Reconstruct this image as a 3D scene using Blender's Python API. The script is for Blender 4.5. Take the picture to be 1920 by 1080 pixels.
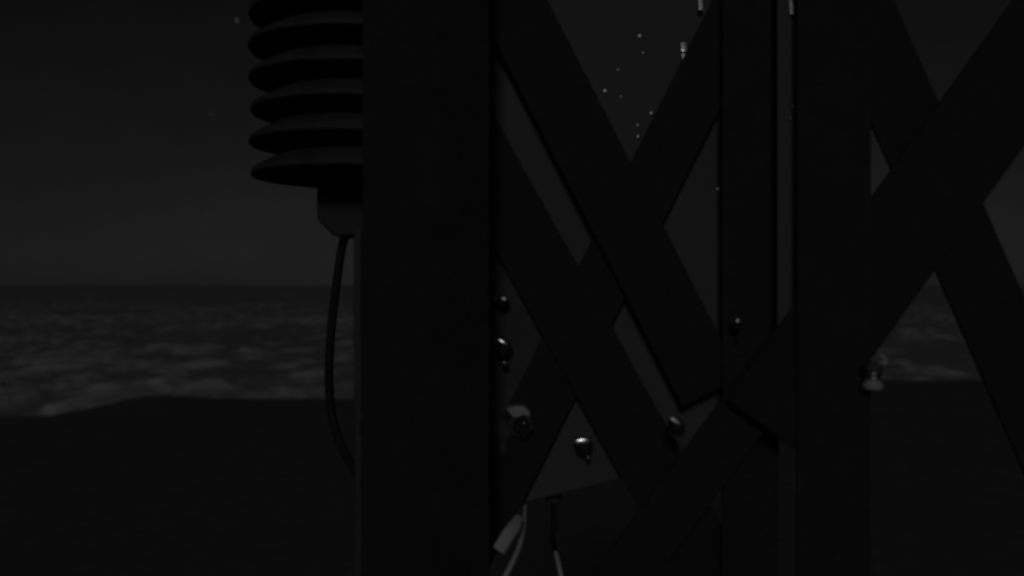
import bpy, bmesh, math, random
from mathutils import Vector, Matrix, noise

for o in list(bpy.data.objects):
    bpy.data.objects.remove(o, do_unlink=True)
scene = bpy.context.scene
COL = scene.collection
R = math.radians

# ------------------------------------------------------------------ camera
F = 1660.0            # focal length in photo pixels (photo 1920 wide)
CX, HY = 960.0, 535.0  # principal column, horizon row
CAMZ = 3.6
cam_d = bpy.data.cameras.new('camera')
cam_d.sensor_width = 36.0
cam_d.lens = 36.0 * F / 1920.0
cam_d.shift_y = -5.0 / 1920.0
cam_d.clip_start = 0.02
cam_d.clip_end = 60000
cam_d.dof.use_dof = True
cam_d.dof.focus_distance = 1.6
cam_d.dof.aperture_fstop = 2.9
cam = bpy.data.objects.new('camera', cam_d)
COL.objects.link(cam)
cam.location = (0, 0, CAMZ)
cam.rotation_euler = (R(90), 0, 0)
scene.camera = cam

# ------------------------------------------------------------------ night sky + moon
MOON_EL, MOON_AZ = 23.0, 186.0   # azimuth clockwise from +Y (view direction)
SKY_STRENGTH = 0.00115
GLOW_ALL, GLOW_SEA = 0.0016, 0.0038
MOON = 0.135
w = bpy.data.worlds.new('World')
scene.world = w
w.use_nodes = True
nt = w.node_tree
nt.nodes.clear()
sky = nt.nodes.new('ShaderNodeTexSky')
sky.sky_type = 'NISHITA'
sky.sun_disc = False
sky.sun_elevation = R(MOON_EL)
sky.sun_rotation = R(MOON_AZ)
sky.air_density = 1.0
sky.dust_density = 0.6
bw = nt.nodes.new('ShaderNodeRGBToBW')       # the camera is a monochrome night camera
bg = nt.nodes.new('ShaderNodeBackground')
bg.inputs['Strength'].default_value = SKY_STRENGTH
wo = nt.nodes.new('ShaderNodeOutputWorld')
nt.links.new(sky.outputs[0], bw.inputs[0])
# thin uneven cloud over the whole sky
ctc = nt.nodes.new('ShaderNodeTexCoord')
cmap = nt.nodes.new('ShaderNodeMapping')
cmap.inputs['Scale'].default_value = (1, 1, 2.2)
cnz = nt.nodes.new('ShaderNodeTexNoise')
cnz.inputs['Scale'].default_value = 5.0
cnz.inputs['Detail'].default_value = 8
cnz.inputs['Roughness'].default_value = 0.72
cmr = nt.nodes.new('ShaderNodeMapRange')
cmr.inputs['To Min'].default_value = 0.72
cmr.inputs['To Max'].default_value = 1.28
cmul = nt.nodes.new('ShaderNodeMath')
cmul.operation = 'MULTIPLY'
nt.links.new(ctc.outputs['Generated'], cmap.inputs[0])
nt.links.new(cmap.outputs[0], cnz.inputs['Vector'])
nt.links.new(cnz.outputs['Fac'], cmr.inputs['Value'])
nt.links.new(bw.outputs[0], cmul.inputs[0])
nt.links.new(cmr.outputs[0], cmul.inputs[1])
nt.links.new(cmul.outputs[0], bg.inputs[0])
# pale night glow that thickens towards the horizon all round, a little stronger out at sea
tco = nt.nodes.new('ShaderNodeTexCoord')
sep = nt.nodes.new('ShaderNodeSeparateXYZ')
nt.links.new(tco.outputs['Generated'], sep.inputs[0])


def wmath(op, a, b=None):
    q = nt.nodes.new('ShaderNodeMath')
    q.operation = op
    for i, v in enumerate((a, b)):
        if v is None:
            continue
        if isinstance(v, (int, float)):
            q.inputs[i].default_value = v
        else:
            nt.links.new(v, q.inputs[i])
    return q.outputs[0]


up = wmath('MAXIMUM', sep.outputs['Z'], 0.0)
low = wmath('POWER', 2.71828, wmath('MULTIPLY', up, -1 / 0.11))
side = wmath('MULTIPLY', wmath('ADD', sep.outputs['Y'], 1.0), 0.5)
side = wmath('POWER', side, 11.0)
glow = wmath('MULTIPLY', wmath('MULTIPLY', low, cmr.outputs[0]), wmath('ADD', wmath('MULTIPLY', side, GLOW_SEA), GLOW_ALL))
bg2 = nt.nodes.new('ShaderNodeBackground')
nt.links.new(glow, bg2.inputs[0])
add = nt.nodes.new('ShaderNodeAddShader')
nt.links.new(bg.outputs[0], add.inputs[0])
nt.links.new(bg2.outputs[0], add.inputs[1])
nt.links.new(add.outputs[0], wo.inputs[0])

sd = bpy.data.lights.new('moon', 'SUN')
sd.energy = MOON
sd.angle = R(11)
sd.color = (1, 1, 1)
moon = bpy.data.objects.new('moon', sd)
COL.objects.link(moon)
az, el = R(MOON_AZ), R(MOON_EL)
mdir = Vector((math.sin(az) * math.cos(el), math.cos(az) * math.cos(el), math.sin(el)))
moon.rotation_euler = (-mdir).to_track_quat('-Z', 'Y').to_euler()
moon.location = (0, -3, 12)

scene.view_settings.view_transform = 'Standard'
scene.view_settings.look = 'None'
scene.view_settings.exposure = 0.0
scene.view_settings.gamma = 1.0
scene.view_settings.use_curve_mapping = False


def P(x, y, d):
    """photo pixel at distance d (metres along the view) -> world point"""
    return Vector(((x - CX) / F * d, d, CAMZ - (y - HY) / F * d))


# ------------------------------------------------------------------ materials
def mat(name, a, b=None, scale=20.0, rough=0.6, metal=0.0, bump=0.0, bscale=120.0, rough_var=0.0, spec=0.5, detail=6):
    m = bpy.data.materials.new(name)
    m.use_nodes = True
    n = m.node_tree
    bs = n.nodes['Principled BSDF']
    bs.inputs['Roughness'].default_value = rough
    bs.inputs['Metallic'].default_value = metal
    bs.inputs['Specular IOR Level'].default_value = spec
    tc = n.nodes.new('ShaderNodeTexCoord')
    if b is None:
        bs.inputs['Base Color'].default_value = (a, a, a, 1)
    else:
        nz = n.nodes.new('ShaderNodeTexNoise')
        nz.inputs['Scale'].default_value = scale
        nz.inputs['Detail'].default_value = detail
        nz.inputs['Roughness'].default_value = 0.65
        n.links.new(tc.outputs['Object'], nz.inputs['Vector'])
        cr = n.nodes.new('ShaderNodeValToRGB')
        cr.color_ramp.elements[0].position = 0.32
        cr.color_ramp.elements[1].position = 0.68
        cr.color_ramp.elements[0].color = (a, a, a, 1)
        cr.color_ramp.elements[1].color = (b, b, b, 1)
        n.links.new(nz.outputs['Fac'], cr.inputs['Fac'])
        n.links.new(cr.outputs['Color'], bs.inputs['Base Color'])
        if rough_var:
            mr = n.nodes.new('ShaderNodeMapRange')
            mr.inputs['To Min'].default_value = rough - rough_var
            mr.inputs['To Max'].default_value = rough + rough_var
            n.links.new(nz.outputs['Fac'], mr.inputs['Value'])
            n.links.new(mr.outputs[0], bs.inputs['Roughness'])
    if bump:
        nb = n.nodes.new('ShaderNodeTexNoise')
        nb.inputs['Scale'].default_value = bscale
        nb.inputs['Detail'].default_value = 5
        n.links.new(tc.outputs['Object'], nb.inputs['Vector'])
        bp = n.nodes.new('ShaderNodeBump')
        bp.inputs['Strength'].default_value = bump
        bp.inputs['Distance'].default_value = 0.01
        n.links.new(nb.outputs['Fac'], bp.inputs['Height'])
        n.links.new(bp.outputs['Normal'], bs.inputs['Normal'])
    return m


STEEL = mat('weathered_dark_steel', 0.027, 0.043, 26, 0.75, 0, 0.25, 160, 0.08, 0.25)
LEG = mat('dark_painted_leg_steel', 0.030, 0.046, 24, 0.75, 0, 0.25, 150, 0.08, 0.25)
GUSSET = mat('galvanised_gusset', 0.08, 0.11, 25, 0.7, 0, 0.2, 200, 0.08, 0.3)
PLASTIC = mat('dark_shield_plastic', 0.055, 0.08, 18, 0.65, 0, 0.1, 120, 0.05, 0.3)
RUBBER = mat('black_cable_rubber', 0.02, 0.035, 40, 0.7, 0, 0.1, 300, 0.05, 0.25)
CABINET = mat('grey_cabinet_paint', 0.115, 0.14, 9, 0.7, 0, 0.12, 220, 0.05, 0.25)
CHROME = mat('bright_wet_steel', 0.75, 0.9, 60, 0.22, 1.0, 0.02, 300, 0.04)
ZINC = mat('dull_zinc', 0.42, 0.62, 70, 0.40, 1.0, 0.04, 260, 0.1)
ZINCPAINT = mat('pale_zinc_paint', 0.45, 0.55, 60, 0.5, 0, 0.2, 260, 0.1)  # doubles as the painted light on the clamp top
WHITECABLE = mat('white_cable_sheath', 0.62, 0.70, 60, 0.6, 0, 0.1, 300, 0.05)
CONCRETE = mat('footing_concrete', 0.2, 0.3, 12, 0.9, 0, 0.4, 60)


# ------------------------------------------------------------------ mesh helpers
def link(name, bm, m, parent=None, smooth=False, bevel=0.0):
    me = bpy.data.meshes.new(name)
    bmesh.ops.recalc_face_normals(bm, faces=bm.faces[:])
    bm.to_mesh(me)
    bm.free()
    if smooth:
        for p in me.polygons:
            p.use_smooth = True
    if m:
        me.materials.append(m)
    o = bpy.data.objects.new(name, me)
    COL.objects.link(o)
    if parent:
        o.parent = parent
    if bevel:
        md = o.modifiers.new('bevel', 'BEVEL')
        md.width = bevel
        md.segments = 2
        md.limit_method = 'ANGLE'
        md.angle_limit = R(40)
    return o


def tag(o, label, cat, group=None):
    o['label'] = label
    o['category'] = cat
    if group:
        o['group'] = group
    return o


def struct(o, label=None):
    o['kind'] = 'structure'
    if label:
        o['label'] = label
    return o


def empty(name, loc):
    o = bpy.data.objects.new(name, None)
    COL.objects.link(o)
    o.location = loc
    o.empty_display_size = 0.1
    return o


def keep(child, parent):
    """parent an object whose mesh is in world coordinates"""
    child.parent = parent
    child.matrix_parent_inverse = Matrix.Translation(-Vector(parent.location))
    return child


def box_bm(c, ax, ay, az, sx, sy, sz, bm=None):
    bm = bm or bmesh.new()
    vs = []
    for k in (-1, 1):
        for j in (-1, 1):
            for i in (-1, 1):
                vs.append(bm.verts.new(c + ax * (i * sx / 2) + ay * (j * sy / 2) + az * (k * sz / 2)))
    for f in ((0, 1, 3, 2), (4, 6, 7, 5), (0, 4, 5, 1), (2, 3, 7, 6), (0, 2, 6, 4), (1, 5, 7, 3)):
        bm.faces.new([vs[i] for i in f])
    return bm


X, Y, Z = Vector((1, 0, 0)), Vector((0, 1, 0)), Vector((0, 0, 1))


def prism_bm(pts, up, length, base, ax, ay, bm=None):
    """extrude a 2-d outline (ax, ay) along up by length"""
    bm = bm or bmesh.new()
    a = [bm.verts.new(base + ax * p[0] + ay * p[1]) for p in pts]
    b = [bm.verts.new(base + ax * p[0] + ay * p[1] + up * length) for p in pts]
    n = len(pts)
    bm.faces.new(a[::-1])
    bm.faces.new(b)
    for i in range(n):
        bm.faces.new((a[i], a[(i + 1) % n], b[(i + 1) % n], b[i]))
    return bm


def tube_bm(pts, rad, seg=12, bm=None, flat=1.0, flat_dir=None):
    bm = bm or bmesh.new()
    rings = []
    n = len(pts)
    ref = Vector((0.31, 0.87, 0.12)).normalized()
    for i, p in enumerate(pts):
        t = (pts[min(i + 1, n - 1)] - pts[max(i - 1, 0)]).normalized()
        u = (flat_dir if flat_dir is not None else ref)
        u = (u - t * u.dot(t)).normalized()
        v = t.cross(u)
        r = rad[i] if isinstance(rad, (list, tuple)) else rad
        rings.append([bm.verts.new(p + u * math.cos(2 * math.pi * k / seg) * r * flat + v * math.sin(2 * math.pi * k / seg) * r) for k in range(seg)])
    for a, b in zip(rings, rings[1:]):
        for k in range(seg):
            bm.faces.new((a[k], a[(k + 1) % seg], b[(k + 1) % seg], b[k]))
    bm.faces.new(rings[0][::-1])
    bm.faces.new(rings[-1])
    return bm


def spline(ctrl, n=40):
    pts = []
    c = [ctrl[0] * 2 - ctrl[1]] + list(ctrl) + [ctrl[-1] * 2 - ctrl[-2]]
    per = max(4, n // (len(ctrl) - 1))
    for i in range(1, len(c) - 2):
        for k in range(per):
            t = k / per
            p0, p1, p2, p3 = c[i - 1], c[i], c[i + 1], c[i + 2]
            pts.append(0.5 * (2 * p1 + (p2 - p0) * t + (2 * p0 - 5 * p1 + 4 * p2 - p3) * t * t + (3 * p1 - p0 - 3 * p2 + p3) * t ** 3))
    pts.append(ctrl[-1].copy())
    return pts


def lathe_bm(prof, base, axis, seg=24, bm=None, poly=None):
    """profile of (radius, along) turned about axis"""
    bm = bm or bmesh.new()
    axis = axis.normalized()
    u = axis.orthogonal().normalized()
    v = axis.cross(u)
    rings = []
    for r, h in prof:
        c = base + axis * h
        if r < 1e-6:
            rings.append([bm.verts.new(c)])
        else:
            rings.append([bm.verts.new(c + (u * math.cos(2 * math.pi * k / seg) + v * math.sin(2 * math.pi * k / seg)) * r) for k in range(seg)])
    for a, b in zip(rings, rings[1:]):
        if len(a) == 1 and len(b) == 1:
            continue
        for k in range(seg):
            k2 = (k + 1) % seg
            if len(a) == 1:
                bm.faces.new((a[0], b[k2], b[k]))
            elif len(b) == 1:
                bm.faces.new((a[k], a[k2], b[0]))
            else:
                bm.faces.new((a[k], a[k2], b[k2], b[k]))
    if len(rings[0]) > 1:
        bm.faces.new(rings[0][::-1])
    if len(rings[-1]) > 1:
        bm.faces.new(rings[-1])
    return bm


# ------------------------------------------------------------------ terrain
def edge_y(x):
    """distance of the bluff edge for a given x"""
    e = 28.0
    t = 1 / (1 + math.exp((x + 12.35) / 0.2))
    e -= 4.1 * t
    e += 5.6 / (1 + math.exp(-(x - 6.0) / 1.6))
    return e


def ground_z(x, y):
    e = edge_y(x)
    z = 0.0
    z += 0.14 * math.exp(-((x + 11.0) / 1.1) ** 2 - ((y - 27.4) / 2.2) ** 2)
    n = noise.noise(Vector((x * 0.35, y * 0.35, 3.1))) * 0.05 + noise.noise(Vector((x * 1.3, y * 1.3, 7.7))) * 0.018
    far = max(0.0, min(1.0, (math.hypot(x, y) - 2.5) / 6))
    z += n * (0.25 + 0.75 * far)
    d = y - e
    if d > 0:
        z -= 0.03 * d + min(d, 2.0) ** 2 * 0.10 + max(0, d - 2.0) * 0.42
    return max(z, -9.0)


bm = bmesh.new()
xs = [-90 + i * 5 for i in range(9)] + [-47 + i * 2 for i in range(11)] + [-26 + i * 0.28 for i in range(190)] + [28 + i * 4 for i in range(16)]
ys = [-40 + i * 4 for i in range(9)] + [-5 + i * 1.0 for i in range(25)] + [20 + i * 0.25 for i in range(90)] + [43 + i * 3 for i in range(5)]
grid = [[bm.verts.new((x, y, ground_z(x, y))) for x in xs] for y in ys]
for j in range(len(ys) - 1):
    for i in range(len(xs) - 1):
        bm.faces.new((grid[j][i], grid[j][i + 1], grid[j + 1][i + 1], grid[j + 1][i]))
GROUND = mat('dark_turf_ground', 0.13, 0.18, 2.6, 0.95, 0, 0.1, 9, 0, 0.1, 10)
terrain = struct(link('terrain', bm, GROUND, smooth=True), 'dark low bluff with a gently humped edge above the sea')

# ------------------------------------------------------------------ sea
SEA = -4.4
H = CAMZ - SEA


def swell(x, y):
    """(height, foam) of the surf"""
    d = y
    calm = 1.0 / (1.0 + math.exp((d - 330) / 60))          # surf zone towards the shore
    wx = x + 5 * noise.noise(Vector((x * 0.02, y * 0.015, 1.0)))
    wy = y + 7 * noise.noise(Vector((x * 0.03, y * 0.02, 5.0)))
    a = noise.noise(Vector((wx / 7.0, wy / 9.0, 0.3)))
    b = noise.noise(Vector((wx / 2.1, wy / 3.5, 4.3)))
    c = noise.noise(Vector((wx / 0.9, wy / 1.8, 9.3)))
    h = 0.30 * a + 0.14 * b + 0.05 * c
    big = noise.noise(Vector((x / 22.0, y / 60.0, 11.0)))
    e = noise.noise(Vector((wx / 3.4, wy / 6.0, 21.3)))
    s = 0.95 * e + 0.25 * b + 0.2 * c + 0.7 * big
    foam = max(0.0, min(1.0, (s + 0.06) / 0.50))
    foam = 0.06 + 0.94 * foam * foam * (3 - 2 * foam)
    h += 0.34 * foam
    wash = math.exp(-((d - 66) / 8.0) ** 2) * max(0.0, 0.55 + 0.5 * b + 0.3 * c)
    foam = max(foam * (0.16 + 0.84 * calm), min(0.7, wash))
    return h * (0.25 + 0.75 * calm), foam


rows = []
py = 900.0
while py > HY + 14:
    rows.append(H * F / (py - HY))
    py -= 1.9
while rows[-1] < 40000:
    rows.append(rows[-1] * 1.09)
angs = [-1.15 + i * (0.45 / 30) for i in range(30)] + [-0.70 + i * (1.4 / 640) for i in range(641)] + [0.70 + (i + 1) * 0.015 for i in range(30)]
bm = bmesh.new()
lay = bm.verts.layers.float.new('foam')
grid = []
for d in rows:
    r = []
    for t in angs:
        x = math.tan(t) * d
        h, f = swell(x, d) if d < 1800 else (0.0, 0.0)
        v = bm.verts.new((x, d, SEA + h))
        v[lay] = f
        r.append(v)
    grid.append(r)
for j in range(len(rows) - 1):
    for i in range(len(angs) - 1):
        bm.faces.new((grid[j][i], grid[j][i + 1], grid[j + 1][i + 1], grid[j + 1][i]))
m = bpy.data.materials.new('night_surf_water')
m.use_nodes = True
n = m.node_tree
bs = n.nodes['Principled BSDF']
at = n.nodes.new('ShaderNodeAttribute')
at.attribute_name = 'foam'
tc = n.nodes.new('ShaderNodeTexCoord')
nz = n.nodes.new('ShaderNodeTexNoise')
nz.inputs['Scale'].default_value = 0.42
nz.inputs['Detail'].default_value = 5
mp = n.nodes.new('ShaderNodeMapping')
mp.inputs['Scale'].default_value = (1, 0.6, 1)
n.links.new(tc.outputs['Object'], mp.inputs['Vector'])
n.links.new(mp.outputs['Vector'], nz.inputs['Vector'])
mr = n.nodes.new('ShaderNodeMapRange')
mr.inputs['From Min'].default_value = 0.40
mr.inputs['From Max'].default_value = 0.62
mr.inputs['To Min'].default_value = 0.35
mr.inputs['To Max'].default_value = 1.25
n.links.new(nz.outputs['Fac'], mr.inputs['Value'])
mu = n.nodes.new('ShaderNodeMath')
mu.operation = 'MULTIPLY'
n.links.new(at.outputs['Fac'], mu.inputs[0])
n.links.new(mr.outputs[0], mu.inputs[1])
mx = n.nodes.new('ShaderNodeMix')
mx.data_type = 'RGBA'
mx.inputs['A'].default_value = (0.33, 0.33, 0.33, 1)
mx.inputs['B'].default_value = (0.9, 0.9, 0.9, 1)
n.links.new(mu.outputs[0], mx.inputs['Factor'])
n.links.new(mx.outputs['Result'], bs.inputs['Base Color'])
bs.inputs['Roughness'].default_value = 0.55
bs.inputs['Specular IOR Level'].default_value = 0.25
sea = struct(link('sea', bm, m, smooth=True), 'night sea with pale breaking surf out to the horizon')

# two faint stars
STAR = bpy.data.materials.new('starlight')
STAR.use_nodes = True
sn = STAR.node_tree
sn.nodes.clear()
se = sn.nodes.new('ShaderNodeEmission')
se.inputs['Strength'].default_value = 0.055
so = sn.nodes.new('ShaderNodeOutputMaterial')
sn.links.new(se.outputs[0], so.inputs[0])
for (sx, sy, rad, lab) in ((444, 38, 2.6, 'brighter faint star beside the upper shield plates'),
                           (395, 214, 1.2, 'fainter tiny star lower in the left sky')):
    b = bmesh.new()
    bmesh.ops.create_icosphere(b, subdivisions=2, radius=rad / F * 3000)
    s = link('star', b, STAR, smooth=True)
    s.location = P(sx, sy, 3000)
    tag(s, lab, 'star', 'stars')

# ------------------------------------------------------------------ lattice tower
tower = empty('lattice_tower', (0.15, 1.2, 0))
tag(tower, 'dark steel lattice tower with crossed flat braces and upright legs', 'tower')
TOPZ = 4.95


def tpart(name, bm, m, parent=None, smooth=False, bevel=0.0):
    o = link(name, bm, m, smooth=smooth, bevel=bevel)
    return keep(o, tower) if parent is None else keep_sub(o, parent)


def keep_sub(o, parent):
    o.parent = parent      # a part's own matrix is the identity, so no offset here
    return o


def angle_leg(px_left, px_right, d, corner=None, z0=0.05, z1=TOPZ, t=0.005, depth=None):
    """L-section leg standing on its footing; seen width from px_left to px_right"""
    x0, x1 = (px_left - CX) / F * d, (px_right - CX) / F * d
    if corner is not None:      # ridge towards the camera
        xc = (corner - CX) / F * d
        back = (x1 - x0) * 0.22
        x0, x1 = x0 * (d + back) / d, x1 * (d + back) / d
        k = t * 1.3
        pts = [(x0, d + back), (xc, d), (x1, d + back), (x1 - k, d + back + k * .6), (xc, d + k * 1.3), (x0 + k, d + back + k * .6)]
    else:
        wdt = x1 - x0
        pts = [(x0, d), (x1, d), (x1, d + (depth or wdt)), (x1 - t, d + (depth or wdt)), (x1 - t, d + t), (x0, d + t)]
    b = prism_bm(pts, Z, z1 - z0, Vector((0, 0, z0)), X, Y)
    return tpart('leg', b, LEG, bevel=0.0015)


L1 = angle_leg(679, 919, 0.93, corner=815)
L2 = angle_leg(1355, 1461, 1.022, depth=0.036)
L3 = angle_leg(1495, 1634, 0.96)
L4 = angle_leg(2080, 2230, 0.96)
# rear legs, hidden in line with the front ones
angle_leg(742, 862, 2.15, corner=800)
angle_leg(1540, 1602, 2.05)
angle_leg(2120, 2200, 2.0)


def brace(pa, pb, width_px, d, t=0.006, name='brace', m=STEEL):
    """flat bar from pixel pa to pb (centre line) in the upright plane at distance d"""
    a, b = P(pa[0], pa[1], d), P(pb[0], pb[1], d)
    u = (b - a)
    ln = u.length
    u.normalize()
    v = u.cross(Y).normalized()
    return tpart(name, box_bm((a + b) / 2, u, Y, v, ln, t, width_px / F * d), m, bevel=0.0012)


def line(p, q, y):
    return p[0] + (q[0] - p[0]) * (y - p[1]) / (q[1] - p[1])


def brace_edges(le, re, y0, y1, d, **k):
    """bar between two straight edges (each given by two pixels), from row y0 to y1"""
    p = ((line(*le, y0) + line(*re, y0)) / 2, y0)
    q = ((line(*le, y1) + line(*re, y1)) / 2, y1)
    ym = (y0 + y1) / 2
    hw = line(*re, ym) - line(*le, ym)
    ang = math.atan2(q[0] - p[0], q[1] - p[1])
    return brace(p, q, hw * math.cos(ang), d, **k)


B1 = brace_edges(((925, 80), (1290, 770)), ((1066, 70), (1343, 627)), -60, 735, 1.0355)
B2 = brace_edges(((943, 497), (1175, 910)), ((918, 196), (1236, 775)), 190, 1140, 1.0422)
B3 = brace_edges(((1340, 10), (958, 742)), ((1347, 198), (984, 950)), -120, 1110, 1.049)
B4 = brace_edges(((1640, 236), (1835, 714)), ((1660, 0), (1910, 530)), -220, 1100, 0.985)
B5 = brace_edges(((1890, 0), (1635, 375)), ((1830, 390), (1635, 648)), -330, 800, 0.970)
B6 = brace_edges(((1495, 560), (1236, 905)), ((1612, 560), (1365, 900)), 455, 1190, 0.992)
# far right continuation of the face, just outside the picture
B7 = brace((2150, -60), (2020, 140), 120, 0.985)

# ring beams and lower bracing below the picture (they carry the tower to the ground)
def beam(a, b, h=0.07, t=0.03, name='ring_beam'):
    u = (b - a)
    ln = u.length
    u.normalize()
    v = Z.cross(u).normalized()
    return tpart(name, box_bm((a + b) / 2, u, v, Z, ln, t, h), STEEL, bevel=0.002)


def leg_pos(px, d):
    return Vector(((px - CX) / F * d, d, 0))


f1, f2, f3, f4 = leg_pos(799, 1.02), leg_pos(1400, 1.045), leg_pos(1550, 1.03), leg_pos(2150, 1.03)
r1, r3, r4 = leg_pos(800, 2.2), leg_pos(1570, 2.1), leg_pos(2160, 2.05)
for z in (0.35, 1.45, 2.6):
    zz = Vector((0, 0, z))
    for a, b in ((f1, f2), (f2, f3), (f3, f4), (r1, r3), (r3, r4), (f1, r1), (f3, r3), (f4, r4)):
        beam(a + zz, b + zz)
zz = Vector((0, 0, TOPZ - 0.04))
for a, b in ((f1, f2), (f2, f3), (f3, f4), (r1, r3), (r3, r4)):
    beam(a + zz, b + zz, 0.05)
for z0, z1 in ((0.35, 1.45), (1.45, 2.6)):
    for a, b, o in ((f1, f2, 0.03), (f3, f4, 0.03), (r1, r3, -0.03)):
        for k in (0, 1):
            p = (a if k == 0 else b) + Vector((0, o + 0.012 * k, z0))
            q = (b if k == 0 else a) + Vector((0, o + 0.012 * k, z1))
            u = (q - p).normalized()
            tpart('brace', box_bm((p + q) / 2, u, Y, u.cross(Y).normalized(), (q - p).length, 0.008, 0.06), STEEL)
for p in (f1, f2, f3, f4, r1, r3, r4):
    tpart('footing', box_bm(Vector((p.x, p.y, 0.02)), X, Y, Z, 0.26 if p not in (f2, f3) else 0.10, 0.30, 0.16), CONCRETE, bevel=0.01)

# pale strip added to brighten the gap between the two middle legs
px = (1478 - CX) / F * 0.985
gap_strip = tpart('gap_fill_strip', box_bm(Vector((px, 0.9865, (TOPZ + 3.48) / 2)), X, Y, Z, 40 / F * 0.985, 0.003, TOPZ - 3.48), CABINET)
for (bx, by, r) in ((1488, 200, .0036), (1482, 222, .0024)):
    keep_sub(link('glint_rivet', lathe_bm([(r, 0), (r * .7, r * .5), (0, r * .8)], P(bx, by, 0.985), -Y, 12), ZINC, smooth=True), gap_strip)  # metal heads put in for the faint glints on the strip

# gusset plate against the near leg
gp = [P(905, 480, 1.0555), P(985, 520, 1.0555), P(1012, 640, 1.0555), P(990, 720, 1.0555), P(1000, 800, 1.0555), P(985, 880, 1.0555), P(905, 900, 1.0555)]
bmg = bmesh.new()
fa = [bmg.verts.new(p) for p in gp]
fb = [bmg.verts.new(p + Vector((0, 0.0045, 0))) for p in gp]
bmg.faces.new(fa)
bmg.faces.new(fb[::-1])
for i in range(len(gp)):
    j = (i + 1) % len(gp)
    bmg.faces.new((fa[i], fb[i], fb[j], fa[j]))
tpart('gusset_plate', bmg, GUSSET, bevel=0.001)


def dome_profile(r, h):
    p = [(r * 1.0, 0), (r * 1.0, h * 0.25)]
    for k in range(1, 8):
        a = k / 8 * math.pi / 2
        p.append((r * math.cos(a), h * 0.25 + (h * 0.75) * math.sin(a)))
    p.append((0, h))
    return p


def ellipsoid_bm(c, ax, ay, az, ra, rb, rc, bm=None):
    bm = bm or bmesh.new()
    t = bmesh.new()
    bmesh.ops.create_uvsphere(t, u_segments=20, v_segments=12, radius=1.0)
    for v in t.verts:
        v.co = c + ax * v.co.x * ra + ay * v.co.y * rb + az * v.co.z * rc
    me = bpy.data.meshes.new('tmp')
    t.to_mesh(me)
    t.free()
    bm.from_mesh(me)
    bpy.data.meshes.remove(me)
    return bm


HN = Vector((-0.05, -1, 0.20)).normalized()  # halfway between moon and viewer; glint pieces face this way


def fitting(px, py, d, w, root, name='bolt', glint_cap=(-4, -9, 22, 10), foot=(4, 16, 9), cm=CHROME, roll=0.15, shoulder=True):
    """domed bolt: dark body, highlight built as a bright cap on top, lower glint as a small bead below (sizes in photo pixels)"""
    k = d / F
    w = w * 0.72
    c = P(px, py, d)
    b = lathe_bm([(w / 2 * k, 0.006), (w / 2 * k, -0.004), (w * .44 * k, -0.010), (w * .25 * k, -0.014), (0, -0.015)], c, Y, 20)
    o = keep(link(name, b, STEEL, smooth=False, bevel=0.0005), root)
    u = Vector((math.cos(roll), 0, -math.sin(roll)))
    v = Vector((math.sin(roll), 0, math.cos(roll)))

    def sub(nm, bm_, m_):
        q = link(nm, bm_, m_, smooth=True)
        q.parent = o
    # highlight built as a flat bright piece, turned to catch the moon
    vv = (v - HN * v.dot(HN)).normalized()
    uu = vv.cross(HN).normalized()
    sub('glint_cap', ellipsoid_bm(c + X * glint_cap[0] * k + Z * -glint_cap[1] * k - Y * 0.014, uu, HN, vv, glint_cap[2] / 2 * k, 0.0020, glint_cap[3] / 2 * k), cm)
    if shoulder:
        sub('washer', ellipsoid_bm(c + X * (glint_cap[0] + w * .2) * k + Z * (-glint_cap[1] - w * .13) * k - Y * 0.010, u, Y, v, w * .36 * k, 0.004, w * .14 * k), GUSSET)
    sub('glint_bead', ellipsoid_bm(c + X * foot[0] * k - Z * foot[1] * k - Y * 0.012, X, Y, Z, foot[2] / 2 * k, 0.005, foot[2] / 2 * k), ZINC)  # bead put in as the lower glint
    return o


fitting(944, 654, 1.046, 44, tower, glint_cap=(-3, -15, 30, 13), foot=(2, 25, 13), roll=0.5)
fitting(942, 566, 1.046, 34, tower, glint_cap=(3, -6, 17, 12), foot=(-12, -6, 10), cm=ZINC, shoulder=False)
fitting(1268, 800, 0.984, 42, tower, glint_cap=(-6, -14, 28, 13), foot=(8, 14, 8), roll=0.6, cm=ZINC)
fitting(1378, 614, 1.014, 24, tower, glint_cap=(0, -13, 14, 13), foot=(2, 14, 7), cm=ZINC, shoulder=False)

# large clamp low on the gusset: dull body, top light painted in as a paler jaw
k0 = 1.048 / F
cb = P(977, 795, 1.046)
b = lathe_bm([(26 * k0, 0.004), (26 * k0, -0.010), (22 * k0, -0.013)], cb, Y, 6)
big = keep(link('clamp_bolt', b, GUSSET, bevel=0.0015), tower)
lit_facet = [(-28, -32), (-10, -37), (6, -36), (15, -28), (18, -17), (4, -20), (-8, -15), (-16, -16)]
b = prism_bm([(p[0] * k0, -p[1] * k0) for p in lit_facet], Y, 0.020, cb - Y * 0.018, X, Z)
keep_sub(link('clamp_lit_facet', b, ZINCPAINT, bevel=0.002), big)
b = lathe_bm([(17 * k0, -0.013), (17 * k0, -0.016), (12 * k0, -0.0165), (8 * k0, -0.014), (0, -0.014)], cb, Y, 20)
keep_sub(link('clamp_washer', b, STEEL), big)
keep_sub(link('glint_bead', ellipsoid_bm(cb + Vector((5 * k0, -0.016, 5 * k0)), X, Y, Z, 4 * k0, 0.003, 5 * k0), ZINC, smooth=True), big)  # bead put in as the small glint on the clamp
b = box_bm(P(942, 806, 1.048), Vector((0.82, 0, 0.57)), Y, Vector((-0.57, 0, 0.82)), 0.020, 0.010, 0.026)
keep_sub(link('clamp_plate', b, GUSSET, bevel=0.004), big)
b = tube_bm([P(944, 826, 1.048), P(941, 858, 1.048)], 0.0055, 10)
keep_sub(link('clamp_stud', b, GUSSET, smooth=True), big)

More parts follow.
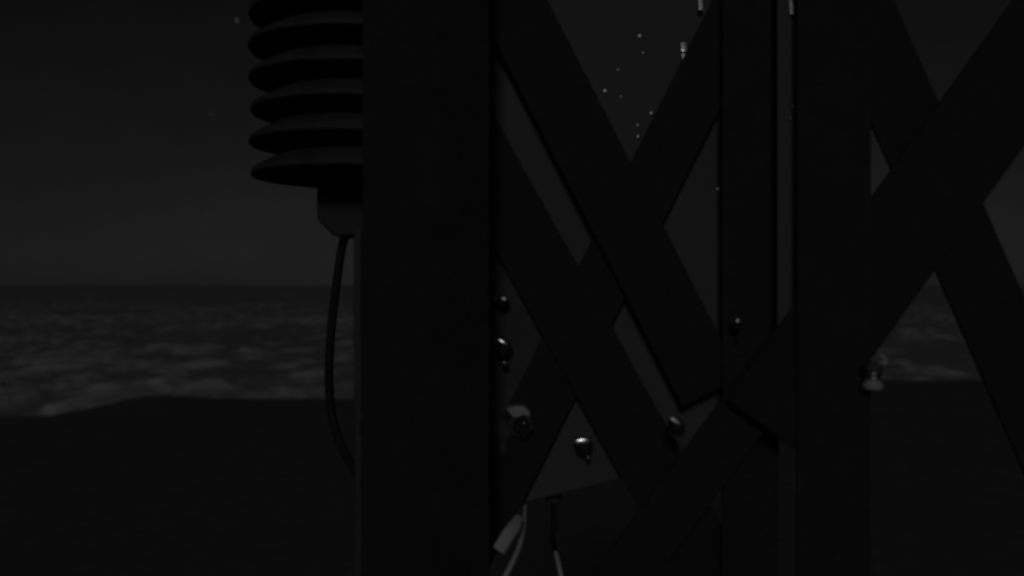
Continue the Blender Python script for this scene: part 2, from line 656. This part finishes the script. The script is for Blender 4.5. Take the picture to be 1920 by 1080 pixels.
# ------------------------------------------------------------------ equipment cabinet behind the braces
CD = 1.0635                                # the door stands just behind the braces


def wall_depth(px):
    return CD


cu, cn = X.copy(), -Y
zt = 4.4
cab = empty('equipment_cabinet', (0.12, CD + 0.1, P(985, 950, CD).z))
tag(cab, 'plain grey equipment cabinet behind the crossed braces', 'cabinet')


def cab_outline(inset):
    k = inset
    lo = lambda px: CAMZ - (950 - (px - 985) * 0.2368 - HY) / F * CD
    xl, xr = (902 - CX) / F * CD, (1404 - CX) / F * CD
    return [(xl + k, lo(902) + k), (xr - k, lo(1404) + k), (xr - k, zt - k), (xl + k, zt - k)]


zb = P(985, 950, CD).z
mid = Vector((0.12, CD, (zb + zt) / 2))
keep(link('cabinet_body', prism_bm(cab_outline(0), Y, 0.19, Vector((0, CD + 0.0195, 0)), X, Z), CABINET, bevel=0.005), cab)
door = keep(link('cabinet_door', prism_bm(cab_outline(0.005), Y, 0.018, Vector((0, CD, 0)), X, Z), CABINET, bevel=0.003), cab)


def on_door(px, py, out=0.0):
    d = wall_depth(px)
    p = P(px, py, d)
    return p + cn * out


# bracket arms holding the cabinet to the rear legs
for z in (zb + 0.25, zt - 0.2):
    for s in (-0.1, 0.1):
        a = Vector((mid.x, mid.y, z)) + cu * s - cn * 0.21
        keep(link('mounting_rail', box_bm(a - cn * 0.02, cu, cn, Z, 0.05, 0.05, 0.05), STEEL, bevel=0.002), cab)
for z in (zb + 0.25, zt - 0.2):
    beam(Vector((r1.x, r1.y, z)), Vector((mid.x, mid.y, z)) - cn * 0.26)
    beam(Vector((r3.x, r3.y, z)), Vector((mid.x, mid.y, z)) - cn * 0.26)

# domed latch low on the door
fitting(1094, 838, CD - 0.008, 46, cab, name='latch_knob', glint_cap=(-4, -15, 36, 17), foot=(7, 16, 11), roll=-0.1)


def glint_stud(px, y0, y1, r, m, threads, out=0.005, lean=0.19, d=CD, root=None, part=None):
    """short threaded stud leaned and flattened so its face catches the moon as a glint"""
    a, c = P(px, y0, d), P(px, y1, d)
    ln = (a - c).length
    a = a - Y * (out - ln * lean / 2)
    c = c - Y * (out + ln * lean / 2)
    ax = a - c
    ln = ax.length
    prof = [(0, 0), (r * 0.85, 0.0)]
    for k in range(threads):
        z = ln * (k + 0.5) / threads
        pt = ln / threads
        for q in (-0.4, 0.0, 0.4):
            prof.append((r * (1.0 - 0.03 * abs(q) / 0.4), z + q * pt))
    prof += [(r * 0.85, ln), (0, ln)]
    b = lathe_bm(prof, c, ax, 16)
    for v in b.verts:                       # flattened front and back so the whole face glints
        v.co -= HN * ((v.co - c).dot(HN) * 0.9)
    if part:
        return keep_sub(link('glint_stud', b, m, smooth=True), part)
    o = keep(link('glint_stud', b, m, smooth=True), cab)
    br = link('stud_clip', box_bm((a + c) / 2 + Y * (out / 2 + r * 0.3), X, Y, Z, r * 1.2, out, ln * 0.2), CABINET)
    br.parent = o
    return o


glint_stud(1282, 80, 98, 0.0046, CHROME, 4)
glint_stud(1283, 100, 118, 0.0042, CHROME, 4)
glint_stud(1484, 0, 29, 0.0032, ZINC, 6, out=0.004, d=0.985, part=gap_strip)
glint_stud(1311, -40, 24, 0.0030, ZINC, 12, out=0.007)
for (px, py, r) in ((1200, 68, .0034), (1206, 99, .0018), (1135, 171, .0034), (1222, 213, .0032), (1196, 235, .0020), (1197, 257, .0026),
                    (1347, 355, .0028), (1159, 131, .0016), (1165, 182, .0014)):
    b = lathe_bm(dome_profile(r, r * 0.45), on_door(px, py, 0.0), cn, 12)
    keep(link('glint_rivet', b, ZINC, smooth=True), cab)  # metal heads put in as bright specks, flattened for wider glints
# cable gland under the door edge
b = lathe_bm([(0.010, 0), (0.010, 0.012), (0.0075, 0.013), (0.0075, 0.022)], on_door(1040, 952, -0.03), Z, 6)
keep(link('cable_gland', b, GUSSET, bevel=0.0006), cab)

# ------------------------------------------------------------------ threaded coupling by the right hand triangle
cpt = empty('threaded_coupling', P(1634, 733, 0.95))
tag(cpt, 'small ringed metal coupling on the brace beside the right triangle of sea', 'coupling')
k = 0.95 / F
base = P(1636, 731, 0.945)
b = lathe_bm([(15 * k, 0), (19 * k, 3 * k), (19 * k, 11 * k), (15 * k, 15 * k), (14 * k, 19 * k)], base, Z + Vector((0.03, 0, 0)), 24)
keep(link('lower_collar', b, ZINCPAINT, smooth=True), cpt)
b = lathe_bm([(13 * k, 19 * k), (16 * k, 20 * k), (16 * k, 23 * k), (13 * k, 24 * k), (13 * k, 27 * k), (16 * k, 29 * k), (16 * k, 33 * k), (13 * k, 34 * k)], base, Z + Vector((0.03, 0, 0)), 24)
keep(link('ring', b, ZINC, smooth=True), cpt)
b = lathe_bm([(16 * k, 34 * k), (17 * k, 36 * k), (17 * k, 48 * k), (15 * k, 50 * k), (0, 50 * k)], base, Z + Vector((0.03, 0, 0)), 24)
keep(link('upper_collar', b, GUSSET, smooth=True), cpt)
b = tube_bm(spline([P(1646, 684, .945), P(1656, 682, .945), P(1661, 676, .945), P(1655, 669, .945), P(1647, 668, .95)], 24), 0.0028, 10)
keep(link('hook', b, ZINCPAINT, smooth=True), cpt)
b = box_bm(P(1630, 712, 0.962), X, Y, Z, 0.014, 0.026, 0.012)
keep(link('bracket', b, STEEL), cpt)

# ------------------------------------------------------------------ louvred radiation shield with its sensor body
SD = 1.12
sc = P(668, 331, SD)
shield = empty('radiation_shield', (sc.x, sc.y, P(668, 447, SD).z))
tag(shield, 'dark louvred radiation shield of stacked round plates on the near leg', 'weather shield')
RAD = 192 / F * SD
pitch = 58.2 / F * SD
me0 = None
for i in range(8):
    z = sc.z + pitch * i
    if me0 is None:
        t = 0.003
        outer = [(RAD * 1.0, 0), (RAD * 0.985, 0.005), (RAD * 0.90, 0.0125), (RAD * 0.76, 0.022), (RAD * 0.60, 0.032), (RAD * 0.50, 0.035)]
        inner = [(r - (0 if k else 0.0015), h - t) for k, (r, h) in enumerate(outer)][::-1]
        prof = outer + inner
        seg = 64
        bm = bmesh.new()
        rings = [[bm.verts.new((r * math.cos(2 * math.pi * q / seg), r * math.sin(2 * math.pi * q / seg), h)) for q in range(seg)] for r, h in prof]
        for a in range(len(rings)):
            A, B = rings[a], rings[(a + 1) % len(rings)]
            for q in range(seg):
                bm.faces.new((A[q], A[(q + 1) % seg], B[(q + 1) % seg], B[q]))
        o = link('shield_plate', bm, PLASTIC, smooth=True)
        me0 = o.data
    else:
        o = bpy.data.objects.new('shield_plate', me0)
        COL.objects.link(o)
    o.parent = shield
    o.location = Vector((sc.x + random.Random(i).uniform(-.0012, .0012) - 0.0004 * i, sc.y, z)) - shield.location
b = lathe_bm([(RAD * 0.55, -0.004), (RAD * 0.57, 0.0), (RAD * 0.57, pitch * 8), (RAD * 0.45, pitch * 8 + 0.02), (0, pitch * 8 + 0.022)], sc, Z, 32)
keep(link('core', b, PLASTIC, smooth=False), shield)
# sensor body: block with chamfered lower corners
s = SD / F
pts = [(-63, 6), (-63, -84), (-34, -114), (34, -114), (63, -84), (63, 6)]
b = prism_bm([(p[0] * s, p[1] * s) for p in pts], Y, 0.07, sc + Vector((0, -0.035, 0)), X, Z)
sbody = keep(link('sensor_body', b, PLASTIC, bevel=0.003), shield)
b = box_bm(P(603, 405, SD - 0.02), X, Y, Z, 0.004, 0.02, 0.007)
c3 = link('latch_tab', b, PLASTIC, bevel=0.0006)
c3.parent = sbody
b = box_bm(P(765, 395, 1.07), X, Y, Z, 0.09, 0.10, 0.03)
keep(link('mounting_arm', b, STEEL, bevel=0.002), shield)

# hanging sensor cable
ctrl = [P(648, 440, SD), P(640, 470, SD), P(630, 540, SD), P(621, 620, SD), P(617, 700, SD), P(621, 770, SD), P(638, 830, SD - .02), P(664, 880, SD - .05), P(690, 930, 1.06), P(700, 1000, 1.06), P(702, 1120, 1.06)]
tag(link('sensor_cable', tube_bm(spline(ctrl, 80), 0.0055, 12), RUBBER, smooth=True),
    'thin black cable hanging below the louvred shield in front of the surf', 'cable')

# conduit running up the outer edge of the near leg
ctrl = [P(672, 430, 0.975), P(672, 600, 0.975), P(673, 800, 0.975), P(673, 1100, 0.975), Vector((P(673, 1100, .975).x, .975, 1.5)), Vector((P(673, 1100, .975).x, .975, 0.03))]
cond = link('conduit', tube_bm(spline(ctrl, 40), 0.0050, 12), GUSSET, smooth=True)
tag(cond, 'thin dark conduit running down the outer edge of the near leg', 'conduit')

# ------------------------------------------------------------------ white cables leaving the cabinet
def down(p, x, y):
    q = Vector((x, y, p.z - 0.12))
    return [p.lerp(q, 0.25), p.lerp(q, 0.55), q, Vector((x, y, p.z - 0.35)), Vector((x, y, p.z - 1.1)), Vector((x, y, 1.0)), Vector((x, y, 0.04))]


c0 = on_door(984, 949, -0.02)
ctrl = [c0, P(984, 958, 1.07), P(982, 985, 1.03), P(975, 1020, 1.0), P(962, 1052, 0.975), P(945, 1085, 0.96), P(925, 1120, 0.955)]
ctrl += down(ctrl[-1], -0.03, 0.93)
tag(link('white_cable', tube_bm(spline(ctrl, 160), 0.0029, 12), WHITECABLE, smooth=True),
    'pale cable curving down left from under the cabinet', 'cable', 'pale cables under the cabinet')
c0 = on_door(1040, 952, -0.03)
ctrl = [c0, c0 + Vector((0, 0, -0.03)), P(1036, 1010, 1.10), P(1043, 1040, 1.07), P(1049, 1065, 1.05), P(1055, 1100, 1.04)]
ctrl += down(ctrl[-1], 0.065, 1.10)
wc2 = tag(link('white_cable', tube_bm(spline(ctrl, 160), 0.0029, 12), WHITECABLE, smooth=True),
    'pale cable dropping right out of the bottom of the picture', 'cable', 'pale cables under the cabinet')
link('cable_shade_sheath', tube_bm(spline([c0, c0 + Vector((0, 0, -0.03)), P(1036, 1010, 1.10), P(1042, 1037, 1.073)], 24), 0.0034, 12), RUBBER, wc2, smooth=True)  # dark sheath added so the upper cable looks shaded
ctrl = [P(974, 968, 1.0), P(966, 984, 0.985), P(953, 1003, 0.97), P(935, 1032, 0.955)]
tag(link('cable_strap', tube_bm(spline(ctrl, 30), [0.0042 + 0.0030 * min(1, i / 12) for i in range(31)], 16, flat=0.22, flat_dir=Vector((0.15, -1, 0.3)).normalized()), WHITECABLE, smooth=True),
    'short pale flat strap end beside the left pale cable', 'strap')
